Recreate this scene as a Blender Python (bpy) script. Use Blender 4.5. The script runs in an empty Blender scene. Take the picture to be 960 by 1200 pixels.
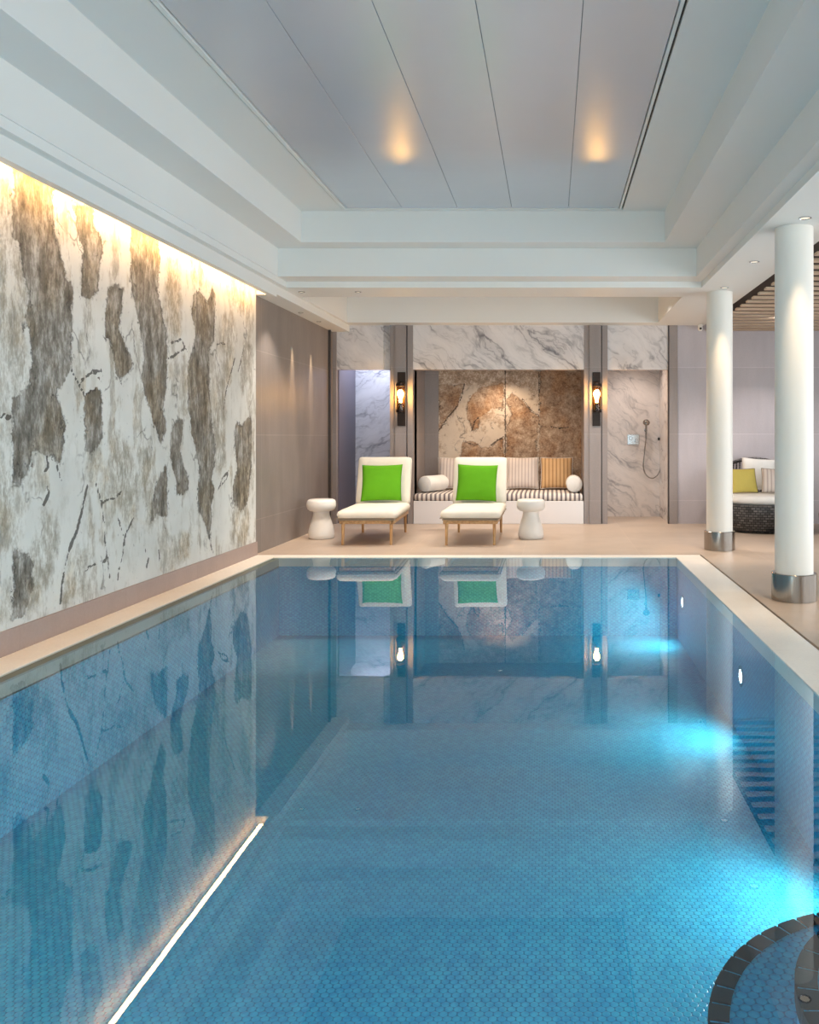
import bpy, bmesh, math, random
import numpy as np
from mathutils import Vector, Matrix, Euler
random.seed(7)
PI = math.pi
SC = bpy.context.scene
COL = SC.collection

# ------------------------------------------------------------------ materials
def s2l(c):
    return tuple(((v/255)/12.92 if v/255 <= .04045 else ((v/255+.055)/1.055)**2.4) for v in c)

class NT:
    def __init__(s, name):
        s.m = bpy.data.materials.new(name); s.m.use_nodes = True
        s.t = s.m.node_tree; s.t.nodes.clear()
        s.out = s.n('ShaderNodeOutputMaterial')
    def n(s, typ, **kw):
        nd = s.t.nodes.new(typ)
        for k, v in kw.items():
            if k.startswith('i_'):
                key = k[2:]
                nd.inputs[int(key) if key.isdigit() else key.replace('_', ' ')].default_value = v
            else: setattr(nd, k, v)
        return nd
    def l(s, a, b): s.t.links.new(a, b)
    def math(s, op, a, b=None, clamp=False):
        nd = s.n('ShaderNodeMath', operation=op, use_clamp=clamp)
        for i, v in enumerate((a, b)):
            if v is None: continue
            if isinstance(v, (int, float)): nd.inputs[i].default_value = v
            else: s.l(v, nd.inputs[i])
        return nd.outputs[0]
    def mix(s, fac, a, b, typ='MIX'):
        nd = s.n('ShaderNodeMix', data_type='RGBA', blend_type=typ)
        for sock, v in ((nd.inputs[0], fac), (nd.inputs[6], a), (nd.inputs[7], b)):
            if isinstance(v, (int, float)): sock.default_value = v
            elif isinstance(v, tuple): sock.default_value = (*v[:3], 1)
            else: s.l(v, sock)
        return nd.outputs[2]
    def pos(s, scale=(1, 1, 1), rot=(0, 0, 0), src='pos', loc=(0, 0, 0)):
        if src == 'pos': o = s.n('ShaderNodeNewGeometry').outputs['Position']
        else: o = s.n('ShaderNodeTexCoord').outputs['Object']
        mp = s.n('ShaderNodeMapping'); s.l(o, mp.inputs[0])
        mp.inputs['Scale'].default_value = scale; mp.inputs['Rotation'].default_value = rot
        mp.inputs['Location'].default_value = loc
        return mp.outputs[0]
    def noise(s, vec, scale, detail=4, rough=.55, dist=0.):
        nd = s.n('ShaderNodeTexNoise'); s.l(vec, nd.inputs['Vector'])
        nd.inputs['Scale'].default_value = scale; nd.inputs['Detail'].default_value = detail
        nd.inputs['Roughness'].default_value = rough; nd.inputs['Distortion'].default_value = dist
        return nd.outputs[0]
    def ramp(s, fac, stops):
        nd = s.n('ShaderNodeValToRGB'); s.l(fac, nd.inputs[0])
        e = nd.color_ramp.elements
        while len(e) < len(stops): e.new(.5)
        for el, (p, c) in zip(e, stops):
            el.position = p; el.color = (*c, 1) if len(c) == 3 else c
        return nd.outputs[0]
    def rng(s, v, a, b, c=0., d=1.):
        nd = s.n('ShaderNodeMapRange'); s.l(v, nd.inputs[0])
        for i, x in enumerate((a, b, c, d)): nd.inputs[i+1].default_value = x
        return nd.outputs[0]
    def attr(s, name):
        return s.n('ShaderNodeAttribute', attribute_name=name).outputs['Fac']
    def bump(s, h, strength=.3, dist=.01):
        nd = s.n('ShaderNodeBump'); s.l(h, nd.inputs['Height'])
        nd.inputs['Strength'].default_value = strength; nd.inputs['Distance'].default_value = dist
        return nd.outputs[0]
    def bsdf(s, color=(.8, .8, .8), rough=.5, metal=0., normal=None, spec=.5, **kw):
        b = s.n('ShaderNodeBsdfPrincipled')
        if isinstance(color, tuple): b.inputs['Base Color'].default_value = (*color[:3], 1)
        else: s.l(color, b.inputs['Base Color'])
        if isinstance(rough, (int, float)): b.inputs['Roughness'].default_value = rough
        else: s.l(rough, b.inputs['Roughness'])
        b.inputs['Metallic'].default_value = metal
        b.inputs['Specular IOR Level'].default_value = spec
        for k, v in kw.items(): b.inputs[k.replace('_', ' ')].default_value = v
        if normal is not None: s.l(normal, b.inputs['Normal'])
        s.l(b.outputs[0], s.out.inputs[0])
        return s.m

def m_plain(name, rgb, rough=.5, metal=0., mott=.06, nscale=9., bump=0., spec=.5):
    t = NT(name); c = s2l(rgb)
    v = t.pos()
    f = t.noise(v, nscale, 5)
    col = t.mix(f, tuple(x*(1-mott) for x in c), tuple(min(1, x*(1+mott)) for x in c))
    nrm = t.bump(t.noise(v, nscale*12, 3), bump, .004) if bump else None
    return t.bsdf(col, rough, metal, nrm, spec)

def m_emit(name, rgb, strength):
    t = NT(name); e = t.n('ShaderNodeEmission'); e.inputs[0].default_value = (*rgb, 1); e.inputs[1].default_value = strength
    t.l(e.outputs[0], t.out.inputs[0]); return t.m

def m_stone(name, rgb, u, tile=(1.8, .9), off=(0, 0), line=1.18, rough=.45, mott=.13):
    """large stone tiles; u = axis along the wall ('x' or 'y'), 'f' for a floor"""
    t = NT(name); c = s2l(rgb); v = t.pos()
    sp = t.n('ShaderNodeSeparateXYZ'); t.l(v, sp.inputs[0])
    cb = t.n('ShaderNodeCombineXYZ')
    a, b = {'x': (0, 2), 'y': (1, 2), 'f': (0, 1)}[u]
    t.l(t.math('ADD', sp.outputs[a], off[0]), cb.inputs[0]); t.l(t.math('ADD', sp.outputs[b], off[1]), cb.inputs[1])
    br = t.n('ShaderNodeTexBrick'); t.l(cb.outputs[0], br.inputs['Vector'])
    br.offset = 0.; br.inputs['Scale'].default_value = 1.
    br.inputs['Brick Width'].default_value = tile[0]; br.inputs['Row Height'].default_value = tile[1]
    br.inputs['Mortar Size'].default_value = .004; br.inputs['Mortar Smooth'].default_value = .2
    br.inputs['Color1'].default_value = (*c, 1); br.inputs['Color2'].default_value = (*[x*.93 for x in c], 1)
    br.inputs['Mortar'].default_value = (*[min(1, x*line) for x in c], 1)
    st = (1, 1, 1) if u == 'f' else (1.4, 1.4, .35)
    n1 = t.noise(t.pos(st), 3.5, 8, .62)
    n2 = t.noise(v, 60, 3)
    g = t.rng(n1, .25, .75, 1-mott, 1+mott)
    g2 = t.rng(n2, .2, .8, .95, 1.05)
    gg = t.math('MULTIPLY', g, g2)
    cc = t.n('ShaderNodeCombineXYZ')
    for i in range(3): t.l(gg, cc.inputs[i])
    col = t.mix(1., br.outputs[0], cc.outputs[0], 'MULTIPLY')
    return t.bsdf(col, rough, 0., t.bump(n2, .08, .003))

def m_marble(name, base=(226, 222, 222), vein=(104, 102, 110), rot=(0, -.75, 0), seed=0., rough=.22):
    t = NT(name)
    v0 = t.pos((1, 1, 1), rot, loc=(seed, seed*.7, seed*.3))
    wn = t.n('ShaderNodeTexNoise'); t.l(v0, wn.inputs['Vector']); wn.inputs['Scale'].default_value = 1.6; wn.inputs['Detail'].default_value = 5
    off = t.n('ShaderNodeVectorMath', operation='SCALE'); t.l(wn.outputs[1], off.inputs[0]); off.inputs['Scale'].default_value = .55
    ad = t.n('ShaderNodeVectorMath', operation='ADD'); t.l(v0, ad.inputs[0]); t.l(off.outputs[0], ad.inputs[1])
    mp = t.n('ShaderNodeMapping'); t.l(ad.outputs[0], mp.inputs[0]); mp.inputs['Scale'].default_value = (.9, 1, 3.2)
    def veins(scale, width, det=3):
        f = t.noise(mp.outputs[0], scale, det, .5)
        d = t.math('ABSOLUTE', t.math('SUBTRACT', f, .5))
        return t.rng(d, 0., width, 1., 0.)
    va = veins(1.7, .045); vb = veins(4.2, .04, 4); cl = t.noise(mp.outputs[0], 1.3, 6)
    pres = t.rng(cl, .42, .66, .1, 1.)
    a = t.math('MULTIPLY', t.math('MAXIMUM', va, t.math('MULTIPLY', vb, .55)), pres)
    tone = t.mix(t.rng(cl, .35, .8, 0, .35), s2l(base), s2l(vein))
    col = t.mix(t.math('MULTIPLY', a, .95), tone, s2l(vein))
    return t.bsdf(col, rough)

def m_wood(name, light, dark, axis=0, rough=.45, scale=1.):
    t = NT(name)
    st = [14., 14., 14.]; st[axis] = 1.2
    v = t.pos(tuple(x*scale for x in st), src='obj')
    f = t.noise(v, 2.4, 6, .6, .6)
    col = t.ramp(f, [(.3, s2l(dark)), (.7, s2l(light))])
    return t.bsdf(col, rough, 0., t.bump(f, .15, .002))

def m_fabric(name, rgb, rough=.9, stripe=None):
    """woven cloth; stripe = (axis, width, second colour, thin?)"""
    t = NT(name); c = s2l(rgb)
    v = t.pos(src='obj')
    w = t.noise(v, 260, 2)
    f = t.noise(v, 7, 4)
    if stripe:
        ax, wd, c2 = stripe[:3]; duty = stripe[3] if len(stripe) > 3 else .5
        sp = t.n('ShaderNodeSeparateXYZ'); t.l(v, sp.inputs[0])
        fr = t.math('FRACT', t.math('ADD', t.math('DIVIDE', sp.outputs[ax], wd), 50.25))
        k = t.math('LESS_THAN', fr, duty)
        base = t.mix(k, c, s2l(c2))
    else: base = c
    sh = t.rng(f, .2, .8, .93, 1.05)
    cc = t.n('ShaderNodeCombineXYZ')
    for i in range(3): t.l(sh, cc.inputs[i])
    col = t.mix(1., base, cc.outputs[0], 'MULTIPLY')
    h = t.math('ADD', w, t.math('MULTIPLY', f, 2.))
    m = t.bsdf(col, rough, 0., t.bump(h, .25, .003), .2)
    return m

M = {}
M['paint'] = m_plain('white_paint', (228, 227, 223), .55, mott=.02, nscale=2)
M['column'] = m_plain('warm_white_paint', (232, 228, 220), .45, mott=.015, nscale=2)
M['coping'] = m_stone('pale_coping_stone', (250, 242, 231), 'f', (.6, .6), (.1, 0), .9, .35, .04)
M['lip'] = m_plain('wet_overflow_lip', (176, 178, 164), .25, mott=.08)
M['deck'] = m_stone('beige_deck_stone', (193, 174, 157), 'f', (1.2, .6), (.3, .1), 1.08, .4, .07)
M['grey_y'] = m_stone('taupe_wall_stone_side', (132, 122, 116), 'y', (1.8, .87), (.1, .52), 1.3, .42)
M['grey_x'] = m_stone('taupe_wall_stone_end', (190, 182, 186), 'x', (2.4, .92), (.2, .6), 1.2, .42, .08)
M['pilaster'] = m_stone('grey_pilaster_stone', (150, 140, 137), 'x', (3., .92), (.3, .6), 1.15, .4, .08)
M['alcove'] = m_plain('slate_alcove_stone', (104, 98, 112), .4)
M['groove'] = m_plain('dark_groove', (62, 54, 52), .5)
M['slot'] = m_plain('drain_slot_black', (28, 24, 22), .6)
M['plinth'] = m_stone('taupe_plinth_stone', (166, 146, 138), 'y', (1.2, 2.), (0, 1), .92, .45, .06)
M['marble'] = m_marble('white_grey_marble')
M['marble_sh'] = m_marble('shower_marble', (230, 220, 214), (136, 130, 132), (0, -.7, 0), 3.1)
M['marble_al'] = m_marble('alcove_marble', (214, 216, 226), (120, 122, 138), (0, .45, 0), 7.7)
M['steel'] = None
t = NT('brushed_steel'); v = t.pos((60, 60, 1)); f = t.noise(v, 4, 3)
M['steel'] = t.bsdf(t.mix(f, (.24, .22, .20), (.42, .39, .36)), .18, 1.)
M['chrome'] = m_plain('chrome', (190, 190, 192), .12, 1., mott=.01)
M['bronze'] = m_plain('dark_bronze', (52, 42, 38), .35, .8)
M['oak'] = m_wood('oak', (206, 164, 112), (158, 114, 70), 1)
M['oakleg'] = m_wood('oak_leg', (206, 164, 112), (158, 114, 70), 2)
M['slat'] = m_wood('slat_timber', (212, 186, 160), (164, 138, 114), 0)
M['slatback'] = m_plain('slat_backing', (58, 46, 38), .8)
M['cream'] = m_fabric('cream_canvas', (232, 224, 210))
M['piping'] = m_fabric('taupe_piping', (150, 136, 118))
M['green'] = m_fabric('lime_green_cloth', (94, 162, 28))
M['lime'] = m_fabric('yellow_green_cloth', (204, 186, 100))
M['white_cloth'] = m_fabric('white_cloth', (238, 236, 232))
M['stripe_seat'] = m_fabric('grey_striped_canvas', (226, 218, 210), stripe=(0, .062, (124, 116, 118), .45))
M['stripe_pale'] = m_fabric('pale_pinstripe', (224, 212, 204), stripe=(0, .048, (194, 178, 172), .35))
M['stripe_tan'] = m_fabric('tan_pinstripe', (216, 178, 132), stripe=(0, .055, (176, 134, 94), .35))
M['ceramic'] = m_plain('white_ceramic', (236, 231, 224), .3, mott=.02)
M['bench'] = m_plain('white_lacquer', (232, 228, 228), .35, mott=.015)
M['black'] = m_plain('black_plastic', (30, 30, 32), .4)
M['lens'] = m_emit('lamp_lens', (1., .88, .7), 1.6)
M['led'] = m_emit('warm_led', (1., .56, .22), 52.)
M['bulb'] = m_emit('filament_bulb', (1., .66, .26), 170.)
M['poollens'] = m_emit('pool_lamp_lens', (.9, .97, 1.), 9.)
M['frost'] = m_emit('frosted_panel', (.82, .86, 1.), 1.6)

# metal ceiling planks: satin, brushed across
t = NT('satin_metal_panel'); v = t.pos((.8, 26, 1)); f = t.noise(v, 2.2, 5); f2 = t.noise(t.pos(), 1.1, 3)
rg = t.rng(f, .2, .8, .20, .27)
M['panel'] = t.bsdf(t.mix(f2, s2l((196, 203, 211)), s2l((206, 212, 219))), rg, .25, t.bump(f, .006, .002), .8)

# rattan
t = NT('black_rattan'); v = t.pos((1, 1, 1), src='obj')
w1 = t.n('ShaderNodeTexBrick'); w1.offset = .5
sp = t.n('ShaderNodeSeparateXYZ'); t.l(v, sp.inputs[0])
ang = t.math('ARCTAN2', sp.outputs[1], sp.outputs[0]); cb = t.n('ShaderNodeCombineXYZ')
t.l(t.math('MULTIPLY', ang, .6), cb.inputs[0]); t.l(sp.outputs[2], cb.inputs[1]); t.l(cb.outputs[0], w1.inputs['Vector'])
w1.inputs['Scale'].default_value = 1.; w1.inputs['Brick Width'].default_value = .055; w1.inputs['Row Height'].default_value = .03
w1.inputs['Mortar Size'].default_value = .006; w1.inputs['Mortar Smooth'].default_value = .6
w1.inputs['Color1'].default_value = (.035, .033, .035, 1); w1.inputs['Color2'].default_value = (.17, .16, .155, 1); w1.inputs['Mortar'].default_value = (.004, .004, .005, 1)  # lighter strands put the weave's highlights into the colour
M['rattan'] = t.bsdf(w1.outputs[0], .35, 0., t.bump(t.math('SUBTRACT', 1., w1.outputs['Fac']), .8, .01))

# glass and water
def m_clear(name, tint, ior, rough, nrm=None):
    t = NT(name)
    fr = t.n('ShaderNodeFresnel'); fr.inputs['IOR'].default_value = ior
    tr = t.n('ShaderNodeBsdfTransparent'); tr.inputs[0].default_value = (*tint, 1)
    gl = t.n('ShaderNodeBsdfGlossy'); gl.inputs['Roughness'].default_value = rough
    if not nrm:
        lw = t.n('ShaderNodeLayerWeight'); lw.inputs[0].default_value = .5
        fr2 = t.math('ADD', t.math('MULTIPLY', t.math('POWER', lw.outputs['Facing'], 4.), .6), .04)
    if nrm:
        b = nrm(t); t.l(b, fr.inputs['Normal']); t.l(b, gl.inputs['Normal'])
    mx = t.n('ShaderNodeMixShader'); t.l(fr.outputs[0] if nrm else fr2, mx.inputs[0]); t.l(tr.outputs[0], mx.inputs[1]); t.l(gl.outputs[0], mx.inputs[2])
    t.l(mx.outputs[0], t.out.inputs[0]); return t.m
def ripples(t):
    v = t.pos((1., 1., 1.))
    h = t.math('ADD', t.noise(v, 2.2, 2), t.math('MULTIPLY', t.noise(t.pos((1.4, .8, 1)), 9., 2), .12))
    return t.bump(h, .02, .01)
M['water'] = m_clear('pool_water', (.78, .96, .98), 2.05, .0, ripples)
M['amber'] = m_clear('amber_glass', (.95, .72, .42), 1.45, .03)
M['clear'] = m_clear('clear_glass', (.97, .99, .99), 1.45, .0)

# pool mosaic
def m_mosaic(name, u):
    t = NT(name); v = t.pos()
    sp = t.n('ShaderNodeSeparateXYZ'); t.l(v, sp.inputs[0]); cb = t.n('ShaderNodeCombineXYZ')
    a, b = {'x': (0, 2), 'y': (1, 2), 'f': (1, 0)}[u]
    t.l(sp.outputs[a], cb.inputs[0]); t.l(sp.outputs[b], cb.inputs[1])
    S = .031
    def lattice(ox, oy):
        u_ = t.math('SUBTRACT', t.math('FRACT', t.math('ADD', t.math('DIVIDE', sp.outputs[b], S), 200+ox)), .5)
        v_ = t.math('MULTIPLY', t.math('SUBTRACT', t.math('FRACT', t.math('ADD', t.math('DIVIDE', sp.outputs[a], S*1.6), 200+oy)), .5), 1.6)
        return t.math('SQRT', t.math('ADD', t.math('MULTIPLY', u_, u_), t.math('MULTIPLY', v_, v_)))
    d = t.math('MINIMUM', lattice(0, 0), lattice(.5, .5))
    dot = t.rng(d, .40, .54)
    n = t.noise(v, 1.3, 3); n9 = t.noise(v, 34, 1)
    tile = t.mix(t.rng(n9, .35, .65), s2l((66, 198, 226)), s2l((36, 170, 212)))
    g = t.rng(n, .3, .7, .93, 1.07); cc = t.n('ShaderNodeCombineXYZ')
    for i in range(3): t.l(g, cc.inputs[i])
    col = t.mix(1., t.mix(dot, tile, s2l((12, 116, 168))), cc.outputs[0], 'MULTIPLY')
    return t.bsdf(col, .35, 0., t.bump(t.math('SUBTRACT', 1., dot), .5, .006))
M['mos_f'] = m_mosaic('mosaic_floor', 'f'); M['mos_x'] = m_mosaic('mosaic_end', 'x'); M['mos_y'] = m_mosaic('mosaic_side', 'y')
M['nosing'] = m_plain('charcoal_nosing_tile', (22, 24, 34), .6, mott=.3, nscale=14)

# ------------------------------------------------------------------ mesh helpers
class MB:
    def __init__(s): s.bm = bmesh.new()
    def box(s, x0, x1, y0, y1, z0, z1, bev=0., seg=2, mat=None):
        r = bmesh.ops.create_cube(s.bm, size=1.)
        vs = r['verts']
        for v in vs:
            v.co = Vector((x0+(v.co.x+.5)*(x1-x0), y0+(v.co.y+.5)*(y1-y0), z0+(v.co.z+.5)*(z1-z0)))
        if bev:
            es = list({e for v in vs for e in v.link_edges})
            bmesh.ops.bevel(s.bm, geom=es, offset=bev, segments=seg, profile=.5, affect='EDGES')
        return s
    def quad(s, *p):
        s.bm.faces.new([s.bm.verts.new(q) for q in p]); return s
    def lathe(s, prof, n=40, c=(0, 0, 0), sx=1., sy=1., a0=0., a1=2*PI, axis='z'):
        full = abs(a1-a0-2*PI) < 1e-6
        m = n if full else n+1
        rings = []
        for r, z in prof:
            if r < 1e-6:
                rings.append([s.bm.verts.new(s._ax((0, 0, z), c, axis))]); continue
            ring = []
            for i in range(m):
                a = a0+(a1-a0)*i/n
                ring.append(s.bm.verts.new(s._ax((r*math.cos(a)*sx, r*math.sin(a)*sy, z), c, axis)))
            rings.append(ring)
        for A, B in zip(rings, rings[1:]):
            k = n if full or True else n
            for i in range(n):
                j = (i+1) % m if full else i+1
                if len(A) == 1 and len(B) == 1: continue
                if len(A) == 1: f = (A[0], B[i], B[j])
                elif len(B) == 1: f = (A[i], A[j], B[0])
                else: f = (A[i], A[j], B[j], B[i])
                try: s.bm.faces.new(f)
                except ValueError: pass
        return s
    def _ax(s, p, c, axis):
        x, y, z = p
        if axis == 'y': x, y, z = x, z, y
        elif axis == 'x': x, y, z = z, y, x
        return Vector((x+c[0], y+c[1], z+c[2]))
    def tube(s, pts, r, n=10):
        pts = [Vector(p) for p in pts]; prev = None; rings = []
        rs = r if isinstance(r, (list, tuple)) else [r]*len(pts)
        for i, p in enumerate(pts):
            d = (pts[min(i+1, len(pts)-1)]-pts[max(i-1, 0)]).normalized()
            if prev is None:
                u = d.orthogonal().normalized()
            else:
                u = (prev-d*prev.dot(d)).normalized()
            prev = u; w = d.cross(u)
            rings.append([s.bm.verts.new(p+(u*math.cos(2*PI*k/n)+w*math.sin(2*PI*k/n))*rs[i]) for k in range(n)])
        for A, B in zip(rings, rings[1:]):
            for k in range(n): s.bm.faces.new((A[k], A[(k+1) % n], B[(k+1) % n], B[k]))
        s.bm.faces.new(rings[0][::-1]); s.bm.faces.new(rings[-1]); return s
    def pillow(s, w, h, t, n=22, pinch=.05, amp=.006, seed=0):
        """stuffed square cushion in the XZ plane, thickness along Y, centred"""
        from mathutils import noise
        def pt(i, j, sg):
            u = -1+2*i/n; v = -1+2*j/n
            e = max(0., (1-abs(u)**2.6))*max(0., (1-abs(v)**2.6))
            th = t/2*e**.42
            x = w/2*u*(1-pinch*(1-v*v)); z = h/2*v*(1-pinch*(1-u*u))
            k = noise.noise(Vector((u*2.3+seed, v*2.3, sg*3.)))*amp*min(1., e*4)
            return Vector((x, sg*th+k*sg, z))
        grid = {}
        for sg in (-1, 1):
            for i in range(n+1):
                for j in range(n+1):
                    edge = i in (0, n) or j in (0, n)
                    if sg == 1 and edge: grid[(i, j, 1)] = grid[(i, j, -1)]
                    else: grid[(i, j, sg)] = s.bm.verts.new(pt(i, j, sg))
        for sg in (-1, 1):
            for i in range(n):
                for j in range(n):
                    q = [grid[(i, j, sg)], grid[(i+1, j, sg)], grid[(i+1, j+1, sg)], grid[(i, j+1, sg)]]
                    s.bm.faces.new(q if sg == -1 else q[::-1])
        return s
    def slab(s, w, d, h, r=.03, n=14, puff=.02, c=(0, 0, 0)):
        """soft rectangular pad, z from 0 to h, with a rounded rim and a domed top"""
        def sup(u): return math.copysign(1-(1-abs(u))**1.0, u)
        rows = []
        prof = [(r, 0.), (r*.3, .12*h), (0, .4*h), (0, .6*h), (r*.25, .85*h), (r*.9, h)]
        m = 4*n
        def outline(k, ins):
            q = k/m*4; side = int(q) % 4; f = q-int(q)
            W = w/2-ins; D = d/2-ins
            p = [(-W+2*W*f, -D), (W, -D+2*D*f), (W-2*W*f, D), (-W, D-2*D*f)][side]
            x, y = p; rr = min(r*1.2+.01, W, D)
            cx = max(abs(x)-(W-rr), 0); cy = max(abs(y)-(D-rr), 0); L = math.hypot(cx, cy)
            if cx > 0 and cy > 0 and L > rr:
                x = math.copysign(W-rr+cx/L*rr, x); y = math.copysign(D-rr+cy/L*rr, y)
            return x, y
        for ins, z in prof:
            rows.append([s.bm.verts.new((c[0]+x, c[1]+y, c[2]+z)) for x, y in (outline(k, ins) for k in range(m))])
        for A, B in zip(rows, rows[1:]):
            for k in range(m): s.bm.faces.new((A[k], A[(k+1) % m], B[(k+1) % m], B[k]))
        s.bm.faces.new(rows[0][::-1])
        base = rows[-1]
        for q, up in ((.75, .55), (.45, .85), (.15, 1.)):
            nxt = [s.bm.verts.new((c[0]+(v.co.x-c[0])*q/qprev if False else c[0]+(v0.co.x-c[0])*q, c[1]+(v0.co.y-c[1])*q, c[2]+h+puff*up)) for v0 in rows[-1] for v in (v0,)]
            for k in range(m): s.bm.faces.new((base[k], base[(k+1) % m], nxt[(k+1) % m], nxt[k]))
            base = nxt
        s.bm.faces.new(base)
        return s
    def xform(s, mat, vs=None):
        bmesh.ops.transform(s.bm, matrix=mat, verts=vs or s.bm.verts[:]); return s
    def build(s, name, mat, parent=None, smooth=None, loc=None):
        me = bpy.data.meshes.new(name)
        bmesh.ops.recalc_face_normals(s.bm, faces=s.bm.faces[:])
        s.bm.to_mesh(me); s.bm.free()
        if mat is not None:
            for mm in (mat if isinstance(mat, list) else [mat]): me.materials.append(mm)
        o = bpy.data.objects.new(name, me); COL.objects.link(o)
        if parent: o.parent = parent
        if loc: o.location = loc
        if smooth is not None:
            me.shade_smooth() if smooth >= 180 else me.set_sharp_from_angle(angle=math.radians(smooth))
            for p in me.polygons: p.use_smooth = True
            if smooth < 180: me.set_sharp_from_angle(angle=math.radians(smooth))
        return o

def tag(o, label, cat, group=None, kind=None):
    o['label'] = label; o['category'] = cat
    if group: o['group'] = group
    o['kind'] = kind or 'thing'
    return o
def struct(o): o['kind'] = 'structure'; return o
def thing(name, label, cat, loc=(0, 0, 0), rz=0., group=None):
    o = bpy.data.objects.new(name, None); COL.objects.link(o)
    o.location = loc; o.rotation_euler = (0, 0, rz); o.empty_display_size = .1
    return tag(o, label, cat, group)
def copy_tree(o, parent=None):
    c = o.copy(); COL.objects.link(c)
    if parent: c.parent = parent
    for ch in list(o.children): copy_tree(ch, c)
    return c

# ------------------------------------------------------------------ sizes
XL = -3.03; XW = 5.6; YN = -3.2; YB = 11.8; YA = 8.68   # left wall, right wall, near wall, back wall, end of the mural
PX0, PX1, PY0, PY1, PZ = -2.72, 1.24, -.6, 8.5, -.78
# ------------------------------------------------------------------ floor and pool
f = MB()
f.box(XL, XW, 8.70, YB+1.3, -.1, 0.)
f.box(1.52, XW, YN, 8.70, -.1, 0.)
f.box(XL, 1.52, YN, -.85, -.1, 0.)
struct(f.build('floor', M['deck']))
c = MB()
c.box(1.24, 1.50, -.6, 8.68, -.09, 0.)
c.box(XL, 1.24, 8.5, 8.68, -.09, 0.)
c.box(XL, -2.78, -.6, 8.5, -.09, 0.)
c.box(XL, 1.50, -.85, -.6, -.09, 0.)
struct(c.build('trim_1', M['coping']))
c = MB()
c.box(1.50, 1.52, -.85, 8.70, -.09, -.03); c.box(XL, 1.50, 8.68, 8.70, -.09, -.03)
struct(c.build('trim_2', M['slot']))
struct(MB().box(-2.78, PX0, -.6, 8.5, -.10, -.012).build('trim_3', M['lip']))
struct(MB().quad((PX0, PY0, PZ), (PX1, PY0, PZ), (PX1, PY1, PZ), (PX0, PY1, PZ)).build('pool_floor', M['mos_f']))
struct(MB().quad((PX0, PY1, PZ), (PX1, PY1, PZ), (PX1, PY1, -.09), (PX0, PY1, -.09)).build('pool_wall_back', M['mos_x']))
struct(MB().quad((PX0, PY0, PZ), (PX1, PY0, PZ), (PX1, PY0, -.09), (PX0, PY0, -.09)).build('pool_wall_front', M['mos_x']))
struct(MB().quad((PX0, PY0, PZ), (PX0, PY1, PZ), (PX0, PY1, -.09), (PX0, PY0, -.09)).build('pool_wall_left', M['mos_y']))
struct(MB().quad((PX1, PY0, PZ), (PX1, PY1, PZ), (PX1, PY1, -.09), (PX1, PY0, -.09)).build('pool_wall_right', M['mos_y']))
w = MB().quad((-2.78, PY0, -.006), (PX1, PY0, -.006), (PX1, PY1, -.006), (-2.78, PY1, -.006)).build('pool_water', M['water'])
if w.data.polygons[0].normal.z < 0: w.data.flip_normals()
tag(w, 'calm clear blue water filling the long indoor pool', 'water', kind='stuff')

# curved entry steps in the pool
def disc_pts(cx, cy, r, n=64):
    a = math.acos(min(1, (PX1-.004-cx)/r))
    return [(cx+r*math.cos(a+(2*PI-2*a)*i/n), cy+r*math.sin(a+(2*PI-2*a)*i/n)) for i in range(n+1)]
def prism(mb, pts, z0, z1):
    lo = [mb.bm.verts.new((x, y, z0)) for x, y in pts]; hi = [mb.bm.verts.new((x, y, z1)) for x, y in pts]
    mb.bm.faces.new(lo[::-1]); mb.bm.faces.new(hi)
    for i in range(len(pts)):
        j = (i+1) % len(pts); mb.bm.faces.new((lo[i], lo[j], hi[j], hi[i]))
steps = thing('pool_steps', 'curved mosaic entry steps with dark edge tiles under water by the right coping', 'steps', (1.0, 2.02, PZ))
def step_parts(r, z, zb, cy=2.02):
    mb = MB(); prism(mb, [(x-1.0, y-2.02) for x, y in disc_pts(1.0, cy, r)], zb-PZ, z-PZ)
    st = mb.build('step', M['mos_f'], steps)
    e = MB(); n = int(2*PI*r*.74/.085); a = math.acos(min(1, .236/r)); oy = cy-2.02
    for i in range(n):
        a0 = a+(2*PI-2*a)*i/n+.0055/r; a1 = a+(2*PI-2*a)*(i+1)/n-.0055/r
        vs = []
        for zz in (z-PZ-.04, z-PZ+.004):
            for rr in (r-.048, r+.006):
                for k in range(4):
                    aa = a0+(a1-a0)*k/3; vs.append(e.bm.verts.new((min(rr*math.cos(aa), .236), rr*math.sin(aa)+oy, zz)))
        def V(zi, ri, k): return vs[zi*8+ri*4+k]
        for k in range(3):
            e.bm.faces.new((V(1, 0, k), V(1, 1, k), V(1, 1, k+1), V(1, 0, k+1)))
            e.bm.faces.new((V(0, 1, k), V(1, 1, k), V(1, 1, k+1), V(0, 1, k+1)))
        e.bm.faces.new((V(0, 0, 0), V(0, 1, 0), V(1, 1, 0), V(1, 0, 0))); e.bm.faces.new((V(0, 0, 3), V(0, 1, 3), V(1, 1, 3), V(1, 0, 3)))
    ed = e.build('edge_tiles', M['nosing'], st); ed['label'] = 'charcoal tile band along the step edge'
step_parts(.615, -.26, PZ)
step_parts(.42, -.12, -.26, 1.96)

# ------------------------------------------------------------------ walls
struct(MB().box(XL-.2, XL, YN, YB+1.3, -.1, 3.6).build('wall_left', M['grey_y']))
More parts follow.
